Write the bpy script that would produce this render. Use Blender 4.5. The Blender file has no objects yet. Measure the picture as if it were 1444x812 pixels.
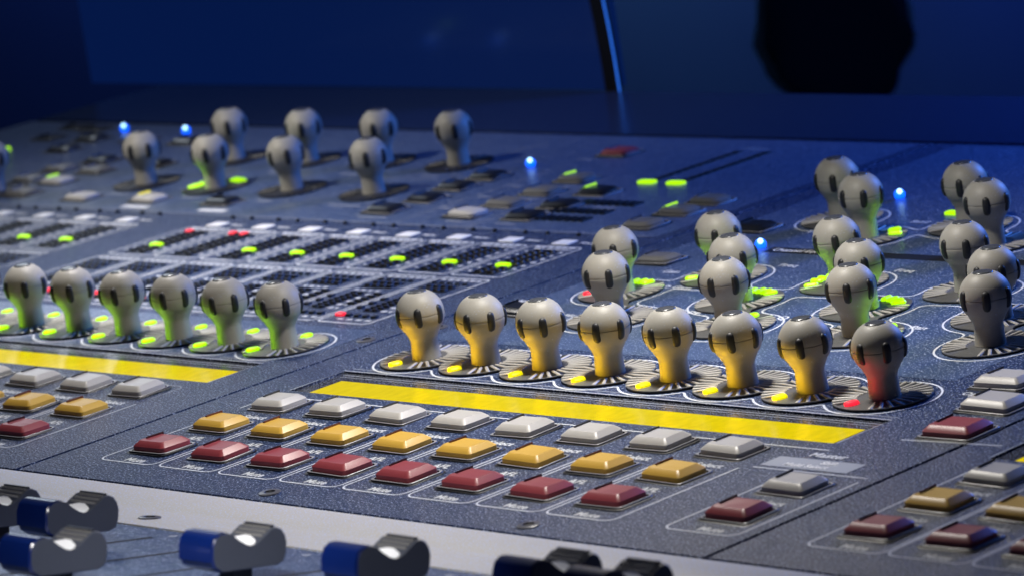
import bpy, bmesh, math, random
import numpy as np
from mathutils import Vector, Matrix
random.seed(7)
R = math.radians
S = bpy.context.scene
COL = S.collection
# one unit = one channel pitch of the desk (25 mm); the sloping control surface is the plane z = 0
S.unit_settings.scale_length = 0.025

# ------------------------------------------------------------------ camera
CAM = Vector((34.384, -27.834, 10.117)); AZ, EL, ROLL, F = 0.827, 0.205, -0.153, 5.652
d = Vector((-math.sin(AZ)*math.cos(EL), math.cos(AZ)*math.cos(EL), -math.sin(EL)))
rt = d.cross(Vector((0, 0, 1))).normalized(); up = rt.cross(d)
r2 = math.cos(ROLL)*rt + math.sin(ROLL)*up; u2 = -math.sin(ROLL)*rt + math.cos(ROLL)*up
cam = bpy.data.cameras.new('camera'); co = bpy.data.objects.new('camera', cam); COL.objects.link(co)
M = Matrix((r2, u2, -d)).transposed().to_4x4(); M.translation = CAM; co.matrix_world = M
cam.sensor_width = 36; cam.lens = 36*F*1000/1444; cam.clip_start = 1; cam.clip_end = 400
cam.dof.use_dof = True; cam.dof.focus_distance = (Vector((3.6, 1.2, .3))-CAM).dot(d); cam.dof.aperture_fstop = 0.74
S.camera = co

# ------------------------------------------------------------------ world, lamps, exposure
W = bpy.data.worlds.new('World'); S.world = W; W.use_nodes = True
bg = W.node_tree.nodes['Background']; bg.inputs[0].default_value = (.022, .05, .16, 1); bg.inputs[1].default_value = .15
def area(name, loc, aim, size, power, color, spread=180):
    L = bpy.data.lights.new(name, 'AREA'); L.shape = 'DISK'; L.size = size; L.energy = power; L.color = color; L.spread = R(spread)
    o = bpy.data.objects.new(name, L); COL.objects.link(o); o.location = loc
    o.rotation_euler = (Vector(aim)-Vector(loc)).to_track_quat('-Z', 'Y').to_euler(); return o
area('work_lamp', (3.2, 3.1, 8.3), (3.6, 1.4, 0), 1.8, 740, (1, .95, .88), 124)
area('work_lamp', (-7.5, 4.6, 8.5), (-7, 3.6, 0), 1.8, 390, (1, .95, .9), 90)
area('work_lamp', (-13.5, 4.5, 9), (-11.5, 10, 0), 1.6, 210, (1, .94, .86), 80)
area('fader_fill', (9.5, -9.2, 6), (6.4, -6.2, 0), 1.2, 85, (1, .97, .93), 60)  # unseen fill, added to brighten the fader caps alone
area('wall_light', (-62, 36, 3), (-60, 44, -6), 5, 260, (.04, .14, 1))  # added blue fill on the wall left of the display, softens its edge
area('stage_light', (6, 24, 8), (-3, 7, 0), 5, 4600, (.06, .22, 1))
area('wall_light', (-37, 37, 4), (-37, 44, -6), 4, 480, (.12, .34, 1))
area('wall_light', (-24, 38, 4), (-25, 44, -6), 4, 560, (.02, .10, 1))
area('sheen_light', (-24, 15, 9), (-6, 0, 0), 6, 380, (.8, .9, 1))
S.view_settings.view_transform = 'Standard'; S.view_settings.look = 'None'; S.view_settings.gamma = 1
S.view_settings.exposure = -0.05
S.cycles.max_bounces = 6; S.cycles.use_denoising = True; S.cycles.sample_clamp_indirect = 4
try: S.cycles.denoiser = 'OPENIMAGEDENOISE'
except Exception: pass

# ------------------------------------------------------------------ materials
def mat(name, col, rough=.5, metal=0, spec=.5, bump=0, bscale=60, speck=0, sscale=300, var=0, vscale=6, coat=0, emit=None, es=0, rvar=0, sthr=.58):
    m = bpy.data.materials.new(name); m.use_nodes = True; nt = m.node_tree; b = nt.nodes['Principled BSDF']
    I = b.inputs; I['Base Color'].default_value = (*col, 1); I['Roughness'].default_value = rough
    I['Metallic'].default_value = metal; I['Specular IOR Level'].default_value = spec
    I['Coat Weight'].default_value = coat; I['Coat Roughness'].default_value = .12
    if emit: I['Emission Color'].default_value = (*emit, 1); I['Emission Strength'].default_value = es
    N = nt.nodes.new; Lk = nt.links.new
    if bump or speck or var or rvar:
        tc = N('ShaderNodeTexCoord')
    cur = None
    if var:
        n = N('ShaderNodeTexNoise'); n.inputs['Scale'].default_value = vscale; n.inputs['Detail'].default_value = 5
        Lk(tc.outputs['Object'], n.inputs['Vector'])
        mx = N('ShaderNodeMix'); mx.data_type = 'RGBA'; Lk(n.outputs['Fac'], mx.inputs['Factor'])
        mx.inputs['A'].default_value = (*[c*(1-var) for c in col], 1); mx.inputs['B'].default_value = (*[min(1, c*(1+var)) for c in col], 1)
        cur = mx.outputs['Result']
    if speck:
        n = N('ShaderNodeTexNoise'); n.inputs['Scale'].default_value = sscale; n.inputs['Detail'].default_value = 1
        Lk(tc.outputs['Object'], n.inputs['Vector'])
        rp = N('ShaderNodeValToRGB'); rp.color_ramp.elements[0].position = sthr; rp.color_ramp.elements[1].position = sthr+.07
        Lk(n.outputs['Fac'], rp.inputs['Fac'])
        mx = N('ShaderNodeMix'); mx.data_type = 'RGBA'
        if cur: Lk(cur, mx.inputs['A'])
        else: mx.inputs['A'].default_value = (*col, 1)
        mx.inputs['B'].default_value = (speck*.75, speck*.88, speck*1.25, 1)
        Lk(rp.outputs['Color'], mx.inputs['Factor']); cur = mx.outputs['Result']
    if cur: Lk(cur, I['Base Color'])
    if rvar:
        n = N('ShaderNodeTexNoise'); n.inputs['Scale'].default_value = 2.3; n.inputs['Detail'].default_value = 8
        Lk(tc.outputs['Object'], n.inputs['Vector'])
        mr = N('ShaderNodeMapRange'); mr.inputs['To Min'].default_value = rough-rvar; mr.inputs['To Max'].default_value = rough+rvar
        Lk(n.outputs['Fac'], mr.inputs['Value']); Lk(mr.outputs['Result'], I['Roughness'])
    if bump:
        n = N('ShaderNodeTexNoise'); n.inputs['Scale'].default_value = bscale; n.inputs['Detail'].default_value = 3
        Lk(tc.outputs['Object'], n.inputs['Vector'])
        bp = N('ShaderNodeBump'); bp.inputs['Strength'].default_value = bump; bp.inputs['Distance'].default_value = .02
        Lk(n.outputs['Fac'], bp.inputs['Height']); Lk(bp.outputs['Normal'], I['Normal'])
    return m
MT = dict(
 panel=mat('textured panel paint', (.010, .027, .088), .34, spec=.30, bump=1.0, bscale=36, speck=.52, sscale=42, sthr=.60, var=.3, rvar=.06),
 inlay=mat('smooth slate panel', (.045, .078, .165), .30, spec=.5, bump=.15, bscale=50, var=.14, vscale=3, speck=.58, sscale=44, sthr=.60, rvar=.05),
 ledge=mat('rear ledge paint', (.018, .03, .075), .24, spec=.5, bump=.04, bscale=30, var=.2),
 gap=mat('seam black', (.004, .004, .006), .6),
 cream=mat('cream painted metal', (.47, .45, .41), .5, bump=.12, bscale=50, var=.06, speck=.62, sscale=48),
 knob=mat('grey knob plastic', (.31, .298, .268), .50, spec=.35, bump=.06, bscale=60, var=.07, vscale=4, speck=.5, sscale=75, rvar=.06, sthr=.70),
 knobcap=mat('dark knob cap', (.06, .065, .075), .25, var=.15),
 rubber=mat('black rubber', (.009, .010, .013), .5),
 plate=mat('grey ring plate', (.10, .10, .10), .42, bump=.4, bscale=30, var=.25),
 rib=mat('pale rib plastic', (.38, .365, .335), .4, var=.15),
 darkplate=mat('dark ring plate', (.022, .022, .025), .4, bump=.3, bscale=30),
 slot=mat('dark led slot', (.006, .007, .008), .3),
 white=mat('white key plastic', (.48, .465, .445), .40, bump=.08, bscale=50, var=.08, rvar=.07),
 grey=mat('grey key plastic', (.15, .147, .142), .4, var=.08),
 yellow=mat('amber key plastic', (.66, .40, .06), .40, bump=.08, bscale=50, var=.06),
 red=mat('red key plastic', (.30, .05, .062), .40, bump=.08, bscale=50, var=.08),
 black=mat('black key plastic', (.012, .014, .02), .3),
 rim=mat('bezel rim', (.28, .28, .30), .3, spec=.6),
 dimrim=mat('dark screw rim', (.10, .10, .115), .3),
 pit=mat('bezel pit', (.005, .005, .007), .4),
 winw=mat('led window grey', (.06, .06, .065), .3), winy=mat('led window brown', (.16, .05, .025), .3), winr=mat('led window dark red', (.06, .012, .014), .3),
 ink=mat('white print', (.66, .69, .75), .5), inkdim=mat('grey print', (.30, .33, .40), .5),
 tab=mat('white tab', (.85, .86, .88), .4),
 lcd=mat('amber strip display', (.12, .10, .0), .16, spec=.5, emit=(.78, .60, .0), es=.9),
 glass=mat('dark display glass', (.03, .03, .032), .2, spec=.5, bump=.1, bscale=40, speck=.3, sscale=60, sthr=.56),
 green=mat('green led', (.3, .5, 0), .4, emit=(.46, 1, .0), es=1.05),
 amber=mat('yellow led', (.5, .45, 0), .4, emit=(.88, .78, .0), es=1.0),
 redled=mat('red led', (.5, .02, .03), .4, emit=(1, .02, .05), es=1.0),
 blue=mat('blue led', (.05, .15, .6), .3, emit=(.0, .10, 1), es=2.2),
 bluecore=mat('blue led core', (.3, .6, .9), .3, emit=(.45, .8, 1), es=3),
 fgrey=mat('fader grey plastic', (.055, .062, .085), .45, bump=.08, bscale=40, var=.06),
 fblue=mat('blue fader end', (.002, .012, .10), .3, coat=.4),
 fwhite=mat('painted dish highlight', (.88, .89, .92), .3),
 fdark=mat('dark fader ridge', (.02, .022, .03), .35),
 screen=mat('dark display', (.006, .008, .016), .12, emit=(.004, .028, .20), es=.30),
 bezel=mat('black bezel', (.004, .004, .006), .35),
 blueglint=mat('painted blue edge glint', (.05, .2, .6), .3, emit=(.02, .17, 1), es=.8),
 wall=mat('matte wall', (.16, .17, .19), .9, var=.2, vscale=.12),
 chair=mat('black upholstery', (.012, .012, .016), .9), shell=mat('olive grey shell', (.34, .40, .30), .6),
)
# strip display: faint vertical cell pattern in the backlight
nt = MT['lcd'].node_tree; tc = nt.nodes.new('ShaderNodeTexCoord'); ns = nt.nodes.new('ShaderNodeTexNoise'); ns.inputs['Scale'].default_value = 5; ns.inputs['Detail'].default_value = 6
mp = nt.nodes.new('ShaderNodeMapping'); mp.inputs['Scale'].default_value = (2, 1, 1)
nt.links.new(tc.outputs['Object'], mp.inputs['Vector']); nt.links.new(mp.outputs['Vector'], ns.inputs['Vector'])
mr = nt.nodes.new('ShaderNodeMapRange'); mr.inputs['From Min'].default_value = .3; mr.inputs['From Max'].default_value = .7; mr.inputs['To Min'].default_value = .80; mr.inputs['To Max'].default_value = .95
nt.links.new(ns.outputs['Fac'], mr.inputs['Value']); nt.links.new(mr.outputs['Result'], nt.nodes['Principled BSDF'].inputs['Emission Strength'])

# ------------------------------------------------------------------ object helpers
MESHES = {}
def link(name, me, parent=None, loc=(0, 0, 0), rz=0, label=None, kind=None):
    o = bpy.data.objects.new(name, me); COL.objects.link(o); o.location = loc; o.rotation_euler = (0, 0, rz)
    if parent: o.parent = parent
    if label: o['label'] = label
    if kind: o['kind'] = kind
    return o
def tag(o, label, cat, group=None, kind=None):
    o['label'] = label; o['category'] = cat
    if group: o['group'] = group
    if kind: o['kind'] = kind
def mesh(name, V, Fc, mats, mi=None, smooth=False, angle=None):
    me = bpy.data.meshes.new(name); me.from_pydata([tuple(v) for v in V], [], Fc)
    for m in (mats if isinstance(mats, (list, tuple)) else [mats]): me.materials.append(m)
    if mi: me.polygons.foreach_set('material_index', mi)
    if smooth: me.polygons.foreach_set('use_smooth', [True]*len(me.polygons))
    me.update()
    if smooth and angle: me.set_sharp_from_angle(angle=R(angle))
    return me
class MB:
    def __init__(s): s.V = []; s.F = []; s.mi = []
    def add(s, V, Fc, m=0):
        o = len(s.V); s.V += [tuple(v) for v in V]; s.F += [tuple(i+o for i in f) for f in Fc]; s.mi += [m]*len(Fc); return s
    def box(s, x0, x1, y0, y1, z0, z1, m=0, bottom=False):
        V = [(x0,y0,z0),(x1,y0,z0),(x1,y1,z0),(x0,y1,z0),(x0,y0,z1),(x1,y0,z1),(x1,y1,z1),(x0,y1,z1)]
        Fc = [(4,5,6,7),(0,1,5,4),(1,2,6,5),(2,3,7,6),(3,0,4,7)] + ([(3,2,1,0)] if bottom else [])
        return s.add(V, Fc, m)
    def loops(s, Ls, m=0, cap=True, mlist=None, capm=None):
        n = len(Ls[0]); V = [v for L in Ls for v in L]; o = len(s.V); s.V += [tuple(v) for v in V]
        for k in range(len(Ls)-1):
            for i in range(n):
                j = (i+1) % n
                s.F.append((o+k*n+i, o+k*n+j, o+(k+1)*n+j, o+(k+1)*n+i)); s.mi.append(mlist[k] if mlist else m)
        if cap: s.F.append(tuple(o+(len(Ls)-1)*n+i for i in range(n))); s.mi.append(m if capm is None else capm)
        return s
    def ribbon(s, pts, w, z=0, closed=False, m=0):
        P = [Vector(p[:2]) for p in pts]; n = len(P); A = []; B = []
        for i in range(n):
            a = P[i-1] if (i > 0 or closed) else P[i]; b = P[(i+1) % n] if (i < n-1 or closed) else P[i]
            t = (b-a); t = t.normalized() if t.length else Vector((1, 0)); nn = Vector((-t.y, t.x))*w/2
            A.append((*(P[i]+nn), z)); B.append((*(P[i]-nn), z))
        o = len(s.V); s.V += A+B
        for i in range(n if closed else n-1):
            j = (i+1) % n; s.F.append((o+n+i, o+n+j, o+j, o+i)); s.mi.append(m)
        return s
    def mesh(s, name, mats, smooth=False, angle=None): return mesh(name, s.V, s.F, mats, s.mi, smooth, angle)
def rrect(hw, hd, r, z=0, n=4, cx=0, cy=0):
    out = []
    for (sx, sy, a0) in ((1, -1, -90), (1, 1, 0), (-1, 1, 90), (-1, -1, 180)):
        for k in range(n+1):
            a = R(a0+90*k/n); out.append((cx+sx*(hw-r)+r*math.cos(a), cy+sy*(hd-r)+r*math.sin(a), z))
    return out
def circ(r, z, n=32, cx=0, cy=0): return [(cx+r*math.cos(2*math.pi*k/n), cy+r*math.sin(2*math.pi*k/n), z) for k in range(n)]
def obj(name, mb, mats, parent=None, smooth=False, angle=None, **k): return link(name, mb.mesh(name, mats, smooth, angle), parent, **k)

# ------------------------------------------------------------------ the room behind
rw = MB().box(-100, 40, 44, 44.5, -14, 16, bottom=True); o = obj('wall', rw, MT['wall']); o['kind'] = 'structure'
fl = MB().box(-100, 40, -6, 44, -14.3, -14, bottom=True); o = obj('floor', fl, MT['bezel']); o['kind'] = 'structure'

# ------------------------------------------------------------------ the console
console = bpy.data.objects.new('mixing_console', None); COL.objects.link(console)
tag(console, 'large digital mixing console with lit round knobs, coloured keys and fader caps', 'mixing console')
U0, U1 = -21.6, 16.0

def panel(name, u0, u1, v0, v1, holes=(), m='panel', z=0, th=.35):
    us = sorted({u0, u1, *[h[0] for h in holes], *[h[1] for h in holes]}); vs = sorted({v0, v1, *[h[2] for h in holes], *[h[3] for h in holes]})
    mb = MB()
    for i in range(len(us)-1):
        for j in range(len(vs)-1):
            a, b, c, e = us[i], us[i+1], vs[j], vs[j+1]
            if any(h[0] <= a and b <= h[1] and h[2] <= c and e <= h[3] for h in holes): continue
            mb.add([(a,c,z),(b,c,z),(b,e,z),(a,e,z)], [(0,1,2,3)])
    def wall(a, b, zz): mb.add([(*a,zz),(*b,zz),(*b,z),(*a,z)], [(0,1,2,3)])
    for a, b in (((u0,v0),(u1,v0)), ((u1,v0),(u1,v1)), ((u1,v1),(u0,v1)), ((u0,v1),(u0,v0))): wall(a, b, z-th)
    for h in holes:
        for a, b in (((h[0],h[2]),(h[0],h[3])), ((h[0],h[3]),(h[1],h[3])), ((h[1],h[3]),(h[1],h[2])), ((h[1],h[2]),(h[0],h[2]))): wall(a, b, z-.05)
    return obj(name, mb, MT[m], console)
SA, SB, SD = -1.17, 9.25, 9.31
HA = (-14.5, -1.93, .56, 1.42); HB = (-.46, 7.9, .56, 1.42); HD = (9.85, 16-.2, .56, 1.42)
panel('control_panel', U0, SA-.03, -2.87, 13.1, [HA])
panel('control_panel', SA+.03, SB, -2.87, 13.1, [HB])
panel('control_panel', SD, U1, -2.87, 13.1, [HD])
o = obj('console_body', MB().box(U0+.1, U1-.1, -2.8, 16, -.6, -.2), MT['gap'], console)
panel('rear_ledge', U0, U1, 13.22, 16.0, m='ledge', z=.0)
# strip displays in their recesses
for (a, b, c, e) in (HA, HB, HD):
    w = obj('display_window', MB().box(a-.02, b+.02, c-.02, e+.02, -.10, -.020), MT['glass'], console)
    obj('lit_strip', MB().box(a+.28, b-.1, c+.03, c+.55, -.019, -.017), MT['lcd'], w, label='glowing amber scribble strip display')
    obj('window_edge', MB().ribbon([(a, c), (a, e), (b, e), (b, c)], .03, .004).ribbon([(a+.05, e+.09), (b, e+.09)], .018, .004).ribbon([(a+.1, e-.10), (b, e-.10)], .014, -.018).ribbon([(a+.1, e-.17), (b, e-.17)], .010, -.018), MT['inkdim'], w)

# lighter smooth inlays
def inlay(poly, z=.003):
    mb = MB(); mb.add([(x, y, z) for x, y in poly], [tuple(range(len(poly)))]); return obj('slate_inlay', mb, MT['inlay'], console)
inlay([(-14.8, 1.55), (-2.05, 1.55), (-1.55, 1.95), (-1.62, 3.0), (-14.8, 3.0)])
inlay([(U0+.1, 7.72), (-1.4, 7.72), (-1.4, 13.0), (U0+.1, 13.0)])
inlay([(-.55, 2.85), (7.55, 2.85), (7.55, 13.0), (-.75, 13.0)])

# ---- keys
def key_mesh(hw=.27, hd=.21, h=.125, dish=.028, kind='white'):
    k = ('key', hw, hd, h, kind)
    if k in MESHES: return MESHES[k]
    mb = MB(); zd = lambda x, w: -dish*(1-min(1, abs(x)/w)**2)
    n = 4
    rc_ = .045 if h > .1 else .10
    L = [rrect(hw, hd, rc_, .0, n), rrect(hw, hd, rc_, h*.45, n), rrect(hw-.012, hd-.012, rc_, h*.55, n)]
    top = [(x, y, h+zd(x, hw)) for x, y, _ in rrect(hw-.065, hd-.06, rc_*.7, 0, n)]
    t1 = [(x, y, h+.002+zd(x, hw)) for x, y, _ in rrect(hw-.085, hd-.08, .02, 0, n)]
    t2 = [(x, y, h+.002+zd(x, hw)) for x, y, _ in rrect((hw-.085)*.55, (hd-.08)*.55, .01, 0, n)]
    L += [top, t1, t2]
    mb.loops(L)
    MESHES[k] = mb.mesh('key', MT[kind], True, 38); return MESHES[k]
def bezel_mesh(hw, hd):
    k = ('bez', hw, hd)
    if k in MESHES: return MESHES[k]
    mb = MB(); a, b = hw+.035, hd+.035
    L = [rrect(a+.036, b+.036, .08, .004), rrect(a+.014, b+.014, .065, .008), rrect(a+.008, b+.008, .06, .022), rrect(a-.004, b-.004, .055, .026), rrect(a-.016, b-.016, .05, .022), rrect(a-.018, b-.018, .05, .006)]
    mb.loops(L, mlist=[1, 1, 0, 0, 1], capm=1)
    MESHES[k] = mb.mesh('bezel', [MT['rim'], MT['pit']], True, 50); return MESHES[k]
def window_mesh(hw, hd, h, m):
    k = ('win', hw, hd, h, m)
    if k in MESHES: return MESHES[k]
    mb = MB(); x0, x1 = -hw+.012, -hw+.105; y0, y1 = -.06, hd-.035
    za, zb = h*.60, h*.99
    mb.loops([[(x0,y0,za-.03),(x1,y0,zb-.03),(x1,y1,zb-.03),(x0,y1,za-.03)], [(x0,y0,za+.006),(x1,y0,zb+.008),(x1,y1,zb+.008),(x0,y1,za+.006)]])
    MESHES[k] = mb.mesh('led_window', MT[m]); return MESHES[k]
def key(u, v, kind, label=None, hw=.27, hd=.21, h=.125, led=None, bez=True, jit=True):
    o = link('button', key_mesh(hw, hd, h, kind=kind), console, (u, v, .012), R(random.uniform(-.8, .8)) if jit else 0, label)
    if jit: o.location.z += random.uniform(-.006, .004)
    o.rotation_euler.x = R(random.uniform(-1.3, 1.3)); o.rotation_euler.y = R(random.uniform(-1.3, 1.3))
    if bez: link('bezel', bezel_mesh(hw, hd), o, (0, 0, -.010))
    wm = led or {'white': 'winw', 'yellow': 'winy', 'red': 'winr', 'grey': 'winw', 'black': 'slot'}[kind]
    link('led_window', window_mesh(hw, hd, h, wm), o)
    return o
FONTS = {}
def text(s, u, v, size=.13, m='ink', z=.005, rz=0, sx=1.0, parent=None, name='printed_label'):
    k = (s, size, m, sx)
    if k not in FONTS:
        c = bpy.data.curves.new('printed_label', 'FONT'); c.body = s; c.size = size; c.align_x = 'CENTER'; c.align_y = 'CENTER'; c.resolution_u = 2; c.offset = .004
        c.materials.append(MT[m]); tmp = bpy.data.objects.new('tmp', c); COL.objects.link(tmp)
        FONTS[k] = bpy.data.meshes.new_from_object(tmp.evaluated_get(bpy.context.evaluated_depsgraph_get())); FONTS[k].name = 'printed_label'
        bpy.data.objects.remove(tmp); bpy.data.curves.remove(c)
    o = link(name, FONTS[k], parent or console, (u, v, z), rz); o.scale = (sx, 1, 1); return o
ROWV = (0, -.866, -1.732)
KINDS = ('white', 'yellow', 'red'); TXT = ('Select', 'AFL', 'Mute')
def strip_keys(us, texts=TXT):
    for u in us:
        for v, kd, t in zip(ROWV, KINDS, texts):
            key(u, v, kd)
            text(t, u+.09, v-.455, .155)
strip_keys(range(8)); strip_keys([-2.541-k for k in range(6)]); strip_keys([10.42+.97*k for k in range(4)], ('Select', 'Solo', 'Mute'))
key(8.6, -.85, 'white'); text('Select', 8.68, -1.31, .155); key(8.66, -1.72, 'red'); text('Mute', 8.72, -2.18, .155)
# frames printed round the key columns
def arc(cx, cy, r, a0, a1, n=6): return [(cx+r*math.cos(R(a0+(a1-a0)*k/n)), cy+r*math.sin(R(a0+(a1-a0)*k/n))) for k in range(n+1)]
def column_frame(u, top, bot=-2.28, a=-.455, b=.475, w=.022):
    pts = [(u+a, top)] + arc(u+a+.12, bot+.12, .12, 180, 270) + arc(u+b-.12, bot+.12, .12, 270, 360) + [(u+b, top)]
    return obj('printed_frame', MB().ribbon(pts, w, .005), MT['ink'], console)
for k in range(8): column_frame(k, -.43)
for k in range(6): column_frame(-2.541-k, -.43)
for k in range(4): column_frame(10.42+.97*k, .30 if k == 0 else -.43)
column_frame(8.62, -.5)
obj('printed_line', MB().ribbon([(-.46, -.2), (-.46, .2)]+arc(-.34, .2, .12, 180, 90)+[(8.0, .33)], .022, .005), MT['ink'], console)
obj('printed_line', MB().ribbon([(7.6, -.36), (9.1, -.36)], .022, .005), MT['ink'], console)
obj('printed_line', MB().ribbon([(-9, .33), (-2.2, .33)]+arc(-2.2, .21, .12, 90, 0)+[(-2.08, -.2)], .022, .005), MT['inkdim'], console)
text('Master', 8.15, .16, .17)
obj('printed_box', MB().add([(7.62, -.28, .004), (8.75, -.28, .004), (8.75, .03, .004), (7.62, .03, .004)], [(0,1,2,3)]), MT['inkdim'], console)
text('Shift', 8.35, -.06, .12, 'tab', .007); text('Multi Select', 8.15, -.19, .12, 'tab', .007)
# right-hand module: oval keys and their frames
for (u, v, kd) in ((8.25, 2.87, 'white'), (8.7, 2.1, 'white'), (8.95, 1.2, 'red'), (9.95, 2.5, 'black')):
    key(u, v, kd, hw=.30, hd=.22)
for (u, v, t) in ((8.2, 2.45, 'Option'), (8.72, 1.66, 'Alt')): text(t, u, v, .15)
obj('printed_line', MB().ribbon([(8.0, 3.2), (8.6, 3.2)], .022, .005).ribbon([(8.5, .85), (9.7, .95), (9.0, .85), (9.0, .2)][:2], .022, .005), MT['ink'], console)

# ---- knobs
ZC, RB = .525, .285
def knob_mesh():
    if 'knob' in MESHES: return MESHES['knob']
    prof = [(.172, 0), (.169, .02), (.165, .08), (.162, .15), (.160, .205), (.166, .24), (.180, .275), (.200, .308)]
    a0 = math.acos((.535-.325)/RB) if False else None
    zs = np.concatenate([np.linspace(-.195, -.012, 9)])
    for z in zs: prof.append((math.sqrt(RB**2-z*z), ZC+z))
    prof += [(RB-.001, ZC-.006), (RB-.009, ZC-.002), (RB-.009, ZC+.002), (RB-.001, ZC+.006)]
    for z in np.linspace(.012, .255, 12): prof.append((math.sqrt(RB**2-z*z), ZC+z))
    prof += [(.118, ZC+.256), (.112, ZC+.252)]
    mb = MB(); mb.loops([circ(r, z, 40) for r, z in prof]); MESHES['knob'] = mb.mesh('knob', MT['knob'], True, 50); return MESHES['knob']
def cap_mesh():
    if 'kcap' in MESHES: return MESHES['kcap']
    mb = MB(); mb.loops([circ(.113, .25, 28), circ(.111, .259, 28), circ(.104, .266, 28), circ(.08, .272, 28), circ(.04, .277, 28), circ(.012, .278, 28)])
    MESHES['kcap'] = mb.mesh('top_cap', MT['knobcap'], True, 60); return MESHES['kcap']
def pad_mesh():
    if 'pad' in MESHES: return MESHES['pad']
    mb = MB(); n = 14; Ls = []
    for i in range(n+1):
        t = -1+2*i/n; ph = R(-2+24*t); w = .047*max(.02, 1-abs(t)**5)**.5
        row = []
        for q, h in ((-1, -.01), (-.85, .010), (-.4, .019), (.4, .019), (.85, .010), (1, -.01)):
            rr = RB + h*min(1, (1-abs(t)**6)+.1); y = w*q
            row.append((rr*math.cos(ph), y, rr*math.sin(ph)))
        Ls.append(row)
    V = [p for r_ in Ls for p in r_]; Fc = []
    for i in range(n):
        for j in range(5): Fc.append((i*6+j, i*6+j+1, (i+1)*6+j+1, (i+1)*6+j))
    Fc += [tuple(range(5, -1, -1)), tuple(n*6+j for j in range(6))]
    MESHES['pad'] = mesh('grip_pad', V, Fc, MT['rubber'], None, True, 60); return MESHES['pad']
def knob(u, v, rz, label=None, z=.03, sc=1.0, dim=False):
    o = link('knob', knob_mesh(), console, (u, v, z), rz, label); o.rotation_euler = (R(random.uniform(-1.6, 1.6)), R(random.uniform(-1.6, 1.6)), rz)
    link('top_cap', cap_mesh(), o, (0, 0, ZC))
    for k in range(6): link('grip_pad', pad_mesh(), o, (0, 0, ZC), k*math.pi/3)
    return o

# ring of LED slots round each knob: angle 0 = +u, lit ones are separate bits
def slot_loop(rc, ang, ln, wd, z, n=4):
    c, s = math.cos(ang), math.sin(ang); out = []
    for (sx, a0) in ((1, -90), (-1, 90)):
        for k in range(n+1):
            a = R(a0+180*k/n); x = rc+sx*(ln/2-wd/2)+wd/2*math.cos(a); y = wd/2*math.sin(a)
            out.append((x*c-y*s, x*s+y*c, z))
    return out
RING = [R(235-(k*290/18)) for k in range(19)]
def slots_mesh(skip, rc=.385, ln=.25, wd=.058, rib='rib'):
    k = ('slots', tuple(sorted(skip)), rc, ln, rib)
    if k in MESHES: return MESHES[k]
    mb = MB()
    away = lambda a: all(abs((a-RING[i]+math.pi) % (2*math.pi)-math.pi) > R(9) for i in skip)
    for i in range(24):
        a = R(238-i*12.9)
        if not away(a): continue
        mb.loops([slot_loop(rc, a, ln, .050, .0006, 3)], 0)
        a2 = a-R(6.45)                     # a pale rib between the slots
        if away(a2): mb.loops([slot_loop(rc+.01, a2, ln+.03, .042, 0, 3), slot_loop(rc+.01, a2, ln+.02, .032, .008, 3), slot_loop(rc+.01, a2, ln, .014, .012, 3)], 1)
    MESHES[k] = mb.mesh('ring_slots', [MT['slot'], MT[rib]]); return MESHES[k]
def lit_mesh(i, m, rc=.385, ln=.175, wd=.125):
    k = ('lit', i, m, rc, wd)
    if k in MESHES: return MESHES[k]
    a = RING[i] if i < 100 else R(i-1000)
    mb = MB(); mb.loops([slot_loop(rc, a, ln, wd, 0), slot_loop(rc, a, ln, wd, .02), slot_loop(rc, a, ln-.03, wd-.03, .036), slot_loop(rc, a, ln-.08, wd-.08, .042)])
    MESHES[k] = mb.mesh('lit_led', MT[m]); return MESHES[k]
def ring(u, v, z, lit=(), m='green', rib='rib'):
    wd = .125 if len(lit) == 1 or (lit and lit[0] > 999) else .082
    o = link('ring_slots', slots_mesh({i for i in lit if i < 100}, rib=rib), console, (u, v, z), kind='stuff')
    for i in lit: link('lit_led', lit_mesh(i, m, wd=wd), console, (u, v, z), label='lit %s led segment' % {'green': 'green', 'amber': 'yellow', 'redled': 'red'}[m])
    return o
GLOW = {'green': (.42, 1, .01), 'amber': (1, .57, .0), 'redled': (1, .02, .03)}
def glow(u, v, ang, m, power=5, r=.52, z=.05):
    # the light an led throws on the foot of its knob
    L = bpy.data.lights.new('led_glow', 'SPOT'); L.energy = power*(1.5 if m == 'redled' else 4.4 if m == 'amber' else 2.5); L.color = GLOW[m]; L.shadow_soft_size = .09; L.spot_size = R(100 if m == 'redled' else 150); L.spot_blend = .8
    o = bpy.data.objects.new('led_glow', L); COL.objects.link(o); o.parent = console; a = Vector((u+r*math.cos(R(ang)), v+r*math.sin(R(ang)), z)); o.location = a
    o.rotation_euler = (Vector((u, v, .44))-a).to_track_quat('-Z', 'Y').to_euler()

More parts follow.
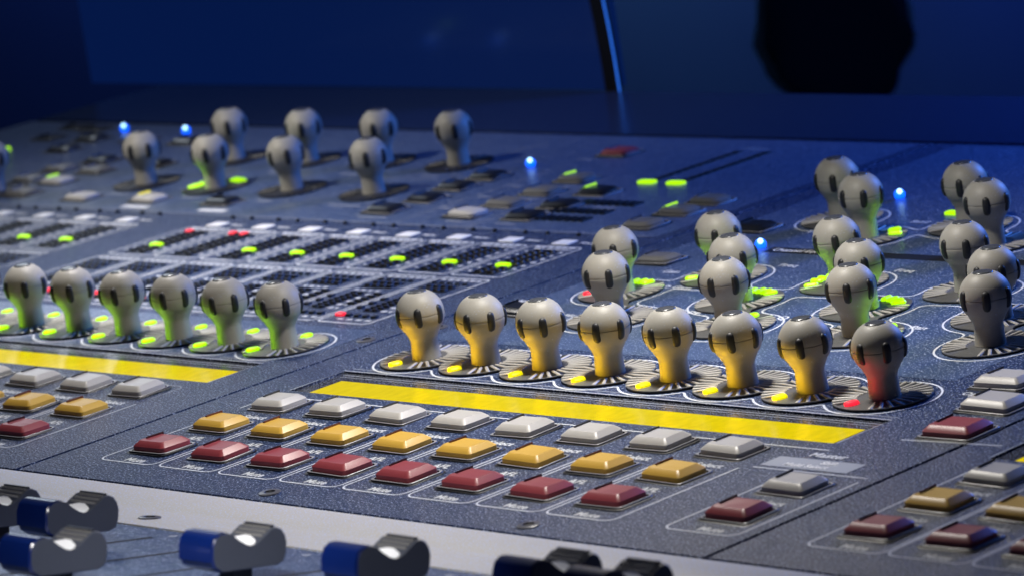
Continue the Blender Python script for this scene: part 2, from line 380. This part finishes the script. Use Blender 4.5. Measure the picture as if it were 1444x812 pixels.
# plates under groups of knobs: outline = smooth union of discs, traced on a grid
def contour(f, x0, x1, y0, y1, h):
    xs = np.arange(x0, x1, h); ys = np.arange(y0, y1, h); X, Y = np.meshgrid(xs, ys); Z = f(X, Y); segs = {}
    def ip(a, b):
        (i, j), (k, l) = a, b; t = Z[i, j]/(Z[i, j]-Z[k, l]); return (xs[j]+(xs[l]-xs[j])*t, ys[i]+(ys[k]-ys[i])*t)
    E = {}
    for i in range(len(ys)-1):
        for j in range(len(xs)-1):
            c = [(i, j), (i, j+1), (i+1, j+1), (i+1, j)]; ins = [Z[p] < 0 for p in c]
            if all(ins) or not any(ins): continue
            cr = [(tuple(sorted((c[k], c[(k+1) % 4]))), ins[k]) for k in range(4) if ins[k] != ins[(k+1) % 4]]
            if len(cr) == 2:
                (a, ia), (b, ib) = cr
                if not ia: a, b = b, a
                E[a] = b
            else:
                for q in (0, 2):
                    a, b = cr[q], cr[(q+1) % 4]
                    E[(a if a[1] else b)[0]] = (b if a[1] else a)[0]
    loops = []; left = dict(E)
    while left:
        st = next(iter(left)); k = st; P = []
        while k in left: P.append(ip(*k)); k = left.pop(k)
        loops.append(P)
    return loops
def smin(ds, k):
    out = ds[0]
    for q in ds[1:]:
        hh = np.clip(.5+.5*(q-out)/k, 0, 1); out = q*(1-hh)+out*hh-k*hh*(1-hh)
    return out
def capsule(X, Y, a, b, r):
    ax, ay = a; bx, by = b; t = np.clip(((X-ax)*(bx-ax)+(Y-ay)*(by-ay))/((bx-ax)**2+(by-ay)**2), 0, 1)
    return np.hypot(X-ax-t*(bx-ax), Y-ay-t*(by-ay))-r
def plates(pts, rad, chain, neck, k=.12, th=.03, line=.085, h=.045, printed=True, m='plate'):
    def f(off):
        def g(X, Y):
            ds = [np.hypot(X-x, Y-y)-rad-off for x, y in pts]
            if chain: ds += [capsule(X, Y, pts[i], pts[j], neck+off) for i, j in chain]
            return smin(ds, k)
        return g
    x0 = min(p[0] for p in pts)-1; x1 = max(p[0] for p in pts)+1; y0 = min(p[1] for p in pts)-1; y1 = max(p[1] for p in pts)+1
    for P in contour(f(0), x0, x1, y0, y1, h):
        if len(P) < 12: continue
        mb = MB(); n = len(P); c = [Vector(p) for p in P]; ins = []
        for i in range(n):
            t = (c[(i+1) % n]-c[i-1]).normalized(); ins.append(c[i]-Vector((t.y, -t.x))*.02)
        mb.loops([[(*p, .001) for p in c], [(*p, th-.01) for p in c], [(*p, th) for p in c]], mlist=[1, 0])
        obj('ring_plate', mb, [MT[m], MT['gap']], console)
        # dark groove line set in from the edge
    if printed:
        for P in contour(f(line), x0, x1, y0, y1, h):
            if len(P) > 12: obj('printed_outline', MB().ribbon(P, .026, .006, True), MT['ink'], console)

KB = [(.25+i, 2.08) for i in range(8)]
plates([(x-.03, y) for x, y in KB], .53, [], 0, k=.06)
for i, (x, y) in enumerate(KB):
    redk = i == 7
    ring(x-.03, y, .031, (1254,), 'redled' if redk else 'amber'); glow(x, y, 248, 'redled' if redk else 'amber', 6)
    knob(x, y, R(random.uniform(0, 60)) if i > 1 else R((12, -18)[i]), 'round grey knob lit %s from below' % ('red' if redk else 'amber'))
KA = [(-2.24-k*1.005, 2.05) for k in range(9)]
plates([(x-.05, y+.05) for x, y in KA], .53, [], 0, k=.06)
for i, (x, y) in enumerate(KA):
    ring(x-.04, y+.03, .031, (1232, 1094), 'green'); glow(x, y, 236, 'green', 4.2); glow(x, y, 40, 'green', .5)
    knob(x, y, R((-22, -14, -8, 0, 14, 20, 5, 12, 3)[i]), 'round grey knob lit green from below')
# main zigzag of knobs on the right-hand panel
KC = [(.40, 5.2), (1.30, 4.10), (1.27, 6.1), (2.42, 5.12), (3.19, 4.12), (3.2, 6.1), (4.36, 5.13), (5.1, 4.13), (5.1, 6.1), (6.3, 5.13), (7.0, 4.13), (7.0, 6.1)]
plates(KC, .53, [(0, 1), (2, 3), (3, 4), (5, 6), (6, 7), (8, 9), (9, 10)], .12, k=.25)
GC = {0: (35, 3), 2: (250, 3), 3: (20, 4), 4: (60, 1), 5: (240, 4), 6: (20, 4), 7: (20, 3)}
LITC = {0: (7, 8, 9, 10, 1), 2: (1, 5), 3: (7, 8, 9, 10, 11), 4: (9,), 5: (1, 3, 4, 5), 6: (9, 10, 11, 12), 7: (11,)}
for i, (x, y) in enumerate(KC):
    lit = LITC.get(i, ())
    if i == 0:
        ring(x, y, .031, lit[:4]); r_ = link('lit_led', lit_mesh(1, 'redled'), console, (x, y, .032))
    else: ring(x, y, .031, lit)
    if i in GC: glow(x, y, GC[i][0], 'green', GC[i][1])
    knob(x, y, R((10, 22, 5, 40, -20, 8, 25, 2, 14, 30, 11, 50)[i]))
KF = [(.72, 8.93), (1.79, 8.13), (2.86, 8.87), (3.83, 8.09), (4.9, 8.87), (6, 8.1)]
plates(KF, .52, [(0, 1), (2, 3), (4, 5)], .12, k=.25)
for i, (x, y) in enumerate(KF):
    ring(x, y, .031, {1: (13, 11)}.get(i, ()))
    if i == 1: glow(x, y, 20, 'green', 2)
    knob(x, y, R((0, 18, -5, 8, 20, 33)[i]))
# upper left section
KU = [(-8.5, 9.25), (-10.3, 9.25), (-12.0, 9.2), (-13.72, 9.25), (-8.6, 11.05), (-10.22, 11.0), (-11.86, 10.95), (-13.55, 10.9), (-16.45, 8.4), (-18.1, 8.6)]
for i, (x, y) in enumerate(KU):
    plates([(x, y)], .50, [], 0, printed=False, m='darkplate')
    ring(x, y, .031, (2, 3, 4, 9, 10, 11) if i == 2 else (), rib='darkplate')
    if i == 2: glow(x, y, 230, 'green', 2.5)
    knob(x, y, R((10, 25, 5, -15, 20, 0, 12, 14, 0, 20)[i]))

# ---- small keys of the upper sections
def up_key(u, v, kd, led=None): return key(u, v, kd, hw=.265, hd=.185, h=.095, led=led, label='key with its %s led lit' % ('green' if led == 'green' else 'yellow') if led else None)
for u, v, kd, led in ((-7.3, 10.4, 'black', 0), (-7.3, 9.76, 'black', 0), (-7.2, 9.06, 'black', 0), (-7.3, 8.38, 'black', 0),
    (-5.6, 8.36, 'white', 0), (-5.5, 8.99, 'grey', 0), (-5.48, 9.69, 'grey', 0), (-5.55, 10.45, 'grey', 'green'),
    (-4.5, 8.38, 'black', 0), (-4.47, 9.03, 'black', 0), (-4.5, 9.8, 'black', 'green'), (-2.12, 8.23, 'grey', 0), (-2.16, 8.96, 'grey', 'green'), (-2.15, 9.56, 'grey', 0),
    (-.24, 8.34, 'black', 0), (-.34, 6.66, 'grey', 0), (-6.2, 12.0, 'red', 0), (-.30, 4.15, 'black', 0),
    (-14.1, 8.28, 'white', 0), (-12.55, 8.36, 'white', 'amber'), (-10.87, 8.39, 'black', 0), (-15.75, 9.87, 'grey', 0), (-15.8, 9.14, 'white', 'green'), (-16.7, 9.9, 'grey', 0),
    (-16.6, 9.18, 'grey', 0), (-15.7, 8.35, 'grey', 0), (-16.4, 10.5, 'black', 0), (-18.2, 11.14, 'black', 0), (-18.4, 11.9, 'black', 0), (-17.2, 11.95, 'black', 0), (-15.9, 11.9, 'black', 0), (-14.9, 10.4, 'black', 0), (-15.1, 11.9, 'black', 0), (-17.2, 8.2, 'black', 0)):
    up_key(u, v, kd, led or None)
for u, v in ((-19.6, 11.9), (-19.2, 12.6), (-19.9, 12.7)): key(u, v, 'black', hw=.24, hd=.16, h=.05)
# oblong green meter leds, slots running back from them
def slab(hw, hd, h, m, k):
    if k not in MESHES: MESHES[k] = MB().loops([rrect(hw, hd, min(hw, hd)*.8, 0), rrect(hw, hd, min(hw, hd)*.8, h*.7), rrect(hw-.02, hd-.02, min(hw, hd)*.6, h)]).mesh('led_bar', MT[m], True, 50)
    return MESHES[k]
for u in (-4.15, -3.6):
    link('lit_led', slab(.155, .075, .035, 'green', 'bar'), console, (u, 10.42, .004), label='oblong lit green meter led')
    mb = MB()
    for k in range(12): mb.box(u-.07, u+.07, 10.62+k*.145, 10.62+k*.145+.11, .003, .012)
    obj('meter_slots', mb, MT['slot'], console, kind='stuff')
link('lit_led', slab(.155, .075, .035, 'green', 'bar'), console, (2.15, 9.45, .004), label='oblong lit green meter led')
for (u, v) in ((-3.8, 8.36), (-3.8, 8.78), (-3.7, 9.25)):
    mb = MB()
    for k in range(8): mb.box(u-.55+k*.14, u-.46+k*.14, v-.1, v+.1, .003, .03)
    obj('meter_slots', mb, MT['slot'], console, kind='stuff')
# blue dome lamps
def dome_mesh():
    mb = MB(); mb.loops([circ(.074*math.cos(a), .074*math.sin(a)+.045, 18) for a in (R(x) for x in (-35, -10, 10, 30, 50, 70, 88))]); MESHES['dome'] = mb.mesh('blue_indicator', MT['blue'], True, 60)
    mb = MB(); mb.loops([circ(.035*math.cos(a), .035*math.sin(a), 12) for a in (R(x) for x in (-60, -20, 10, 40, 70, 88))]); MESHES['core'] = mb.mesh('bright_spot', MT['bluecore'], True, 60)
dome_mesh()
for u, v in ((-18.34, 12.55), (-16.66, 12.5), (-7.14, 11.1), (.69, 10.1), (.66, 7.45)):
    o = link('blue_indicator', MESHES['dome'], console, (u, v, .01), label='small glowing blue dome lamp'); link('bright_spot', MESHES['core'], o, (.05, -.05, .10))
link('lit_led', slab(.06, .06, .06, 'green', 'dot'), console, (-19.57, 11.0, .004))

# ---- channel metering blocks behind the green knobs
def frame_mesh(kind):
    k = ('frame', kind)
    if k in MESHES: return MESHES[k]
    mb = MB()
    v0, v1 = (5.50, 7.02) if kind == 'up' else (3.2, 5.36)
    a, b = -.48, .44
    pts = arc(a+.08, v0+.08, .08, 180, 270)+arc(b-.08, v0+.08, .08, 270, 360)+arc(b-.08, v1-.08, .08, 0, 90)+arc(a+.08, v1-.08, .08, 90, 180)
    if kind == 'up': pts = pts[:]
    mb.ribbon(pts, .028, .005, True); MESHES[k] = mb.mesh('printed_frame', MT['ink']); return MESHES[k]
def ladder_mesh(kind):
    k = ('ladder', kind)
    if k in MESHES: return MESHES[k]
    mb = MB()
    def bead(x, y, hw, hd, h=.03): mb.loops([rrect(hw, hd, .02, .007, 1, x, y), rrect(hw*.8, hd*.8, .015, h, 1, x, y)])
    if kind == 'up':
        mb.box(-.22, .2, 5.6, 6.84, .003, .007, 1)
        for i in range(11):
            if abs(5.68+i*.108-6.02) < .06: continue
            for x in (-.12, .1): bead(x, 5.68+i*.108, .07, .036)
    else:
        mb.box(-.32, .22, 4.72, 5.02, .003, .007, 1)
        for i in range(4):
            for j in range(2): bead(-.25+i*.135, 4.8+j*.14, .05, .045)
        mb.box(-.2, .05, 3.72, 4.5, .003, .007, 1)
        for i in range(8):
            for x in (-.14, -.01): bead(x, 3.77+i*.095, .05, .03)
        for i in range(4): bead(-.2+i*.16, 3.5, .05, .045)
        mb.box(.22, .40, 3.95, 4.5, .003, .007, 1)
        for i in range(5): bead(.31, 4.0+i*.11, .07, .035)
        for i in range(3): bead(-.36, 3.85+i*.2, .05, .05)
        for i in range(5): bead(-.33+i*.14, 5.1, .045, .03, .02)
    MESHES[k] = mb.mesh('led_ladder', [MT['pit'], MT['slot']]); return MESHES[k]
def scale_mesh(kind):
    k = ('scale', kind)
    if k in MESHES: return MESHES[k]
    mb = MB(); rr = random.Random(3)
    def q(x, y, w, h): mb.add([(x, y, .005), (x+w, y, .005), (x+w, y+h, .005), (x, y+h, .005)], [(0,1,2,3)])
    if kind == 'up':
        for i in range(7): q(.27, 5.7+i*.17, rr.uniform(.05, .09), .06); q(-.36, 5.7+i*.17, .05, .05)
        for i in range(6): q(-.40+i*.125, 6.96, rr.uniform(.07, .11), .05)
    else:
        for i in range(5): q(.1, 3.75+i*.16, .09, .06); q(.24, 3.75+i*.16, .05, .06)
        for i in range(6): q(-.38+i*.13, 5.24, rr.uniform(.07, .11), .06)
        for i in range(4): q(-.25+i*.17, 3.33, .1, .05); q(-.3+i*.13, 4.58, .07, .05)
    MESHES[k] = mb.mesh('printed_scale', MT['ink']); return MESHES[k]
TABM = MB().loops([rrect(.15, .12, .02, .004, 1), rrect(.145, .115, .02, .012, 1)]).mesh('white_tab', MT['tab'])
PEGM = MB().loops([circ(.034, 0, 10), circ(.034, .025, 10), circ(.02, .042, 10)]).mesh('pilot_lamp', MT['pit'], True, 50)
def channel(uc, lit=True, reds=()):
    for kd in ('up', 'low'):
        link('printed_frame', frame_mesh(kd), console, (uc, 0, 0)); link('led_ladder', ladder_mesh(kd), console, (uc, 0, 0), kind='stuff'); link('printed_scale', scale_mesh(kd), console, (uc, 0, 0), kind='stuff')
    if lit: link('lit_led', slab(.115, .06, .035, 'green', 'mled'), console, (uc-.02, 6.02, .006))
    for (x, y) in reds: link('lit_led', slab(.075, .05, .035, 'redled', 'rled'), console, (uc+x, y, .006), label='small lit red led')
    link('white_tab', TABM, console, (uc-.12, 7.24, 0)); text('Meter', uc+.30, 7.26, .12)
    text('Gain Reduction', uc+.0, 6.90, .11)
    for x in (-.2, .22): link('pilot_lamp', PEGM, console, (uc+x, 7.6, .002))
for k in range(8):
    channel(-2.49-1.005*k, k != 6, {6: ((-.4, 3.6), (-.25, 6.79), (.0, 6.78)), 7: ((-.18, 6.77),), 0: ((-.35, 3.5),), 3: ((-.3, 3.5),), 4: ((-.42, 3.6),), 5: ((-.42, 3.62),)}.get(k, ()))
for k in range(6): channel(-11.6-1.0*k, k in (0, 1))
obj('printed_line', MB().ribbon([(-21, 7.72), (-1.5, 7.72)], .03, .006), MT['inkdim'], console)
for u in (-12.4, -10.6): obj('printed_bar', MB().add([(u-.3, 7.88, .006), (u+.3, 7.88, .006), (u+.3, 8.02, .006), (u-.3, 8.02, .006)], [(0,1,2,3)]), MT['tab'], console)
# printing on the slate panels
for s, u, v, sz in (('EQ Gain', .95, 5.55, .17), ('Q Slope', 1.95, 4.62, .2), ('Freq', 1.75, 6.75, .16), ('Gain', .3, 6.2, .15), ('Q Slope', 3.8, 4.62, .2), ('Freq', 3.55, 6.8, .16), ('Hz', .55, 4.15, .15), ('Aux Level', -.5, 4.6, .15), ('Pan', 5.6, 4.6, .17),
    ('Width', .9, 8.3, .17), ('Send', 1.95, 9.0, .15), ('Select', -.3, 8.0, .15)): text(s, u, v, sz)
for u, v, s in ((-7.2, 8.0, 'Insert A'), (-5.5, 8.0, 'Gate'), (-4.5, 8.0, 'Copy'), (-5.4, 9.33, 'Listen'), (-6.3, 9.35, 'Solo'), (-6.3, 9.98, 'Key'), (-6.3, 8.65, 'Hard'), (-5.3, 10.08, 'Auto'), (-3.6, 9.02, 'Assign'), (-8.4, 8.55, 'Threshold'), (-10.2, 8.6, 'Ratio'), (-11.9, 8.6, 'Attack'), (-13.6, 8.62, 'Release'), (-8.5, 10.35, 'Hold'), (-10.2, 10.3, 'Knee'), (-11.8, 10.25, 'Range'), (-6.5, 11.6, 'Clear'), (-4.0, 12.5, 'Output')):
    text(s, u, v, .17, 'inkdim')
obj('printed_line', MB().ribbon([(-9.6, 7.75), (-8.2, 12.6)], .02, .006).ribbon([(-6.5, 7.8), (-6.5, 10.9)], .02, .006).ribbon([(-5.0, 7.8), (-5.0, 10.6)], .02, .006).ribbon([(-9.3, 10.15), (-7.6, 10.15)], .02, .006), MT['inkdim'], console)
obj('printed_band', MB().add([(.82, 7.28, .005), (7.4, 7.28, .005), (7.4, 7.52, .005), (.82, 7.52, .005)], [(0,1,2,3)]), MT['gap'], console)
text('Channel Equaliser', 1.45, 7.4, .15, 'tab', .007)
# screws along the front edge of the panels
def screw_mesh():
    mb = MB(); mb.loops([circ(.12, .002, 20), circ(.118, .012, 20), circ(.10, .018, 20), circ(.06, .018, 20), circ(.055, .006, 20)], mlist=[0, 0, 0, 1], capm=1); return mb.mesh('panel_screw', [MT['dimrim'], MT['pit']], True, 40)
SCM = screw_mesh()
for u, v in ((2.87, -2.64), (6.72, -2.64), (-.85, 3.3), (-1.38, 2.6), (-5.2, -2.62)): link('panel_screw', SCM, console, (u, v, 0))

# ---- cream rail and fader bay (tilted up towards the operator)
VH, SL = -3.5, .195; TA = math.atan(SL)
FM = Matrix.Translation((0, VH, 0)) @ Matrix.Rotation(-TA, 4, 'X')      # local y < 0 runs towards the operator
mb = MB(); prof = [(-2.905, -.3), (-2.905, -.012), (-2.92, 0), (-3.42, .0)]
for k in range(5): prof.append((VH+.06-.03*k, .0015*k*k*.5))
for s_ in (.3, .86): p = FM @ Vector((0, -s_, 0)); prof.append((p.y, p.z))
p = FM @ Vector((0, -.87, -.2)); prof.append((p.y, p.z))
V = [(u, y, z) for y, z in prof for u in (-16, U1)]
mb.add(V, [(2*i, 2*i+2, 2*i+3, 2*i+1) for i in range(len(prof)-1)])
me = mb.mesh('front_rail', MT['cream'], True, 40); o = link('front_rail', me, console)
fb = bpy.data.objects.new('fader_bay', mesh('fader_bay', *(lambda m_: (m_.V, m_.F))(MB().box(-16, U1, -10, -.885, -.3, -.012)), MT['inlay'])); COL.objects.link(fb); fb.parent = console; fb.matrix_world = FM
SLM = MB().add([(-.035, -10, 0), (.035, -10, 0), (.035, -1.3, 0), (-.035, -1.3, 0)], [(0,1,2,3)]).mesh('fader_slot', MT['gap'])
for k in range(26): link('fader_slot', SLM, fb, (-10.4+k, 0, -.009))
for k in range(14, 28): text('0', -10.4+k+.1, -1.12, .13, 'ink', -.008, parent=fb)
for u in (2.5, 6.3, 8.0, -1.5): link('rail_screw', SCM, fb, (u, -.45, .0))
def fader_meshes():
    if 'fad' in MESHES: return
    w = .23
    # side outline, y = 0 at the operator's end, then width and height
    prof = [(0, .12), (.0, .23), (.03, .31), (.09, .35), (.17, .355), (.24, .335), (.32, .275), (.40, .225), (.46, .205), (.52, .215), (.58, .245), (.64, .285), (.70, .325), (.73, .345), (.78, .35), (.84, .325), (.88, .27), (.90, .20), (.89, .10), (.86, .03), (.78, 0), (.12, 0), (.03, .05)]
    def body(ys, m):
        pass
    mb = MB(); n = len(prof); b = .02
    inner = []
    cx = sum(p[0] for p in prof)/n; cz = sum(p[1] for p in prof)/n
    def ring_(x, sh): return [(x, cx+(y-cx)*sh, cz+(z-cz)*sh) for y, z in prof]
    mb.loops([ring_(-w, .95), ring_(-w+b, 1), ring_(w-b, 1), ring_(w, .95)], cap=False)
    # fill both sides as fans about the waist
    for sx, o_ in ((-w, 0), (w, 3*n)):
        ci = len(mb.V); mb.V.append((sx, .45, .10))
        for i in range(n):
            f = (o_+i, o_+(i+1) % n, ci); mb.F.append(f if sx > 0 else f[::-1]); mb.mi.append(0)
    mi = []
    for f in mb.F:
        ym = sum(mb.V[i][1] for i in f)/len(f); mi.append(1 if (ym < .2 and len(f) == 4) else 0)
    mb.mi = mi
    me = mb.mesh('fader_cap', [MT['fgrey'], MT['fblue']], True, 35); MESHES['fad'] = me
    # blue band wraps the operator's end
    mb = MB(); wb = w+.004
    bp = [(-.004, .10), (-.004, .23), (.027, .314), (.088, .355), (.17, .36), (.235, .34), (.20, .2), (.17, .06), (.12, -.004), (.02, .045)]
    L = lambda x, s: [(x, .11+(y-.11)*s, .19+(z-.19)*s) for y, z in bp]
    A_ = bp[:6]; mb.add([(x, y, z) for x in (-w+.004, w-.004) for y, z in A_], [(i, i+1, 7+i, 6+i) for i in range(5)])
    MESHES['band'] = mb.mesh('blue_end_band', MT['fblue'], True, 35)
    # finger dish in the hollow, its bright reflection painted as a white oval
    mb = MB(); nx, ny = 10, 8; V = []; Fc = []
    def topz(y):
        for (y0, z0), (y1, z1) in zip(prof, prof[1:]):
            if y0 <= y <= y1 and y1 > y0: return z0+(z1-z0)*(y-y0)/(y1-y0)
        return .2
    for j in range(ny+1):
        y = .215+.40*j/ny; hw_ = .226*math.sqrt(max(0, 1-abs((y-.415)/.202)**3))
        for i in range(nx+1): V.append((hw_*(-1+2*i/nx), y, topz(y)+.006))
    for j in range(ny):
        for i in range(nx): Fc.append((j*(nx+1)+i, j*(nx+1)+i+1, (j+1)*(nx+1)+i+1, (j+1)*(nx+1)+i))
    MESHES['dish'] = mesh('dish_highlight', V, Fc, MT['fwhite'], None, True)
    mb = MB(); mb.box(-.19, .19, 0, .028, -.02, .016); MESHES['ridge'] = mb.mesh('grip_ridge', MT['grey'])
    mb = MB(); mb.box(-.19, .19, 0, .035, -.02, .018); MESHES['ridged'] = mb.mesh('dark_ridge', MT['fdark'])
    MESHES['stem'] = MB().box(-.10, .10, .36, .58, -.2, .02).mesh('fader_stem', MT['pit'])
    MESHES['topz'] = topz
fader_meshes()
def fader(u, vc, h=.14):
    # vc: where the middle of the cap stands along the bay
    y = -(VH-vc)/math.cos(TA)
    o = bpy.data.objects.new('fader_cap', MESHES['fad']); COL.objects.link(o); o.parent = fb; o.location = (u, y-.45, h); o['label'] = 'grey fader cap with blue end and white highlight painted in its finger dish'
    link('blue_end_band', MESHES['band'], o); link('dish_highlight', MESHES['dish'], o); link('fader_stem', MESHES['stem'], o)
    for q, y_ in enumerate((.62, .665, .71)): 
        link('grip_ridge', MESHES['ridge'], o, (0, y_, MESHES['topz'](y_)+.004))
    link('dark_ridge', MESHES['ridged'], o, (0, .735, MESHES['topz'](.735)+.004))
for u, vc in ((2.6, -5.95), (3.6, -5.78), (5.6, -7.45), (6.6, -6.2), (8.2, -5.9), (9.95, -5.5), (10.85, -5.55)): fader(u, vc)

# ------------------------------------------------------------------ display behind the desk, and the chair beyond it
ds = bpy.data.objects.new('display_screen', None); COL.objects.link(ds); ds.location = (-16, 16.1, 0)
tag(ds, 'tall dark navy display panel standing along the rear edge of the console', 'display')
def loc(mb_, dx=16, dy=-16.1): mb_.V = [(x+dx, y+dy, z) for x, y, z in mb_.V]; return mb_
obj('screen', loc(MB().box(-23.7, -10.42, 16.1, 16.5, 0, 9, bottom=True)), MT['screen'], ds)
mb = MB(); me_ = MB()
for k in range(12):
    z0, z1 = k*.5, (k+1)*.5
    q = lambda z: -10.40-.055*z*z*.6
    a0, a1 = q(z0), q(z1)
    mb.add([(a0,16.0,z0),(a0+.30,16.0,z0),(a1+.30,16.0,z1),(a1,16.0,z1),(a0,16.1,z0),(a0+.3,16.1,z0),(a1+.3,16.1,z1),(a1,16.1,z1)], [(0,1,2,3),(1,5,6,2),(4,0,3,7)])
    me_.add([(a0+.304,15.99,z0),(a0+.345,15.99,z0),(a1+.345,15.99,z1),(a1+.304,15.99,z1),(a0+.345,16.5,z0),(a1+.345,16.5,z1)], [(0,1,2,3)])  # glowing strip painted in for blue light reflected along the bezel
def weld(o):
    b_ = bmesh.new(); b_.from_mesh(o.data); bmesh.ops.remove_doubles(b_, verts=b_.verts, dist=1e-4); b_.to_mesh(o.data); b_.free()
weld(obj('edge_bezel', loc(mb), MT['bezel'], ds)); weld(obj('painted_edge_glint', loc(me_), MT['blueglint'], ds))

ch = bpy.data.objects.new('office_chair', None); COL.objects.link(ch); ch.location = (-23.5, 36, -14); ch.rotation_euler = (0, 0, AZ)
tag(ch, 'black padded chair back standing out of focus behind the console', 'chair')
def egg(cx, cy, cz, rx, ry, rz, name, m, p=2.6):
    V = []; Fc = []; n, k = 32, 20
    for j in range(k+1):
        b = -math.pi/2+math.pi*j/k
        for i in range(n):
            a = 2*math.pi*i/n; e = 2/p; sg = lambda t: math.copysign(abs(t)**e, t)
            w_ = 1+.06*math.sin(2.3*a+5*b+rx)+.05*math.sin(5*a-7*b)+.03*math.sin(9*b+3*a)
            V.append((cx+rx*w_*sg(math.cos(b))*sg(math.cos(a)), cy+ry*sg(math.cos(b))*sg(math.sin(a)), cz+rz*(.94+.06*w_)*sg(math.sin(b))))
    for j in range(k):
        for i in range(n): Fc.append((j*n+i, j*n+(i+1) % n, (j+1)*n+(i+1) % n, (j+1)*n+i))
    return link(name, mesh(name, V, Fc, MT[m], None, True), ch)
a_ = egg(0, 0, 0, 1.5, .4, 2.0, 'back_cushion', 'chair', 2.2); b_ = egg(0, 0, 0, 1.66, .3, 2.1, 'back_shell', 'shell', 2.0)
a_.location = (0, 0, 10.95); a_.rotation_euler = (0, R(-10), 0); b_.location = (-.02, .5, 10.85); b_.rotation_euler = (0, R(-6), 0)
egg(0, -2, 6.5, 3, 2.8, .6, 'seat', 'chair'); obj('back_post', MB().box(-.3, .3, .55, 1.0, 6.2, 10.2, bottom=True), MT['bezel'], ch)
mbp = MB(); mbp.loops([circ(.35, 0, 16, 0, -1.5), circ(.35, 6.4, 16, 0, -1.5)]); obj('chair_post', mbp, MT['bezel'], ch, True)
mbp = MB()
for k in range(5):
    a = 2*math.pi*k/5; c, s_ = math.cos(a), math.sin(a)
    mbp.add([(c*x-s_*y, s_*x+c*y-1.5, z) for x, y, z in ((0,-.25,.6),(3,-.2,.2),(3,.2,.2),(0,.25,.6),(0,-.25,1.1),(3,-.2,.6),(3,.2,.6),(0,.25,1.1))], [(4,5,6,7),(0,1,5,4),(1,2,6,5),(2,3,7,6),(3,0,4,7),(3,2,1,0)])
obj('chair_base', mbp, MT['bezel'], ch)
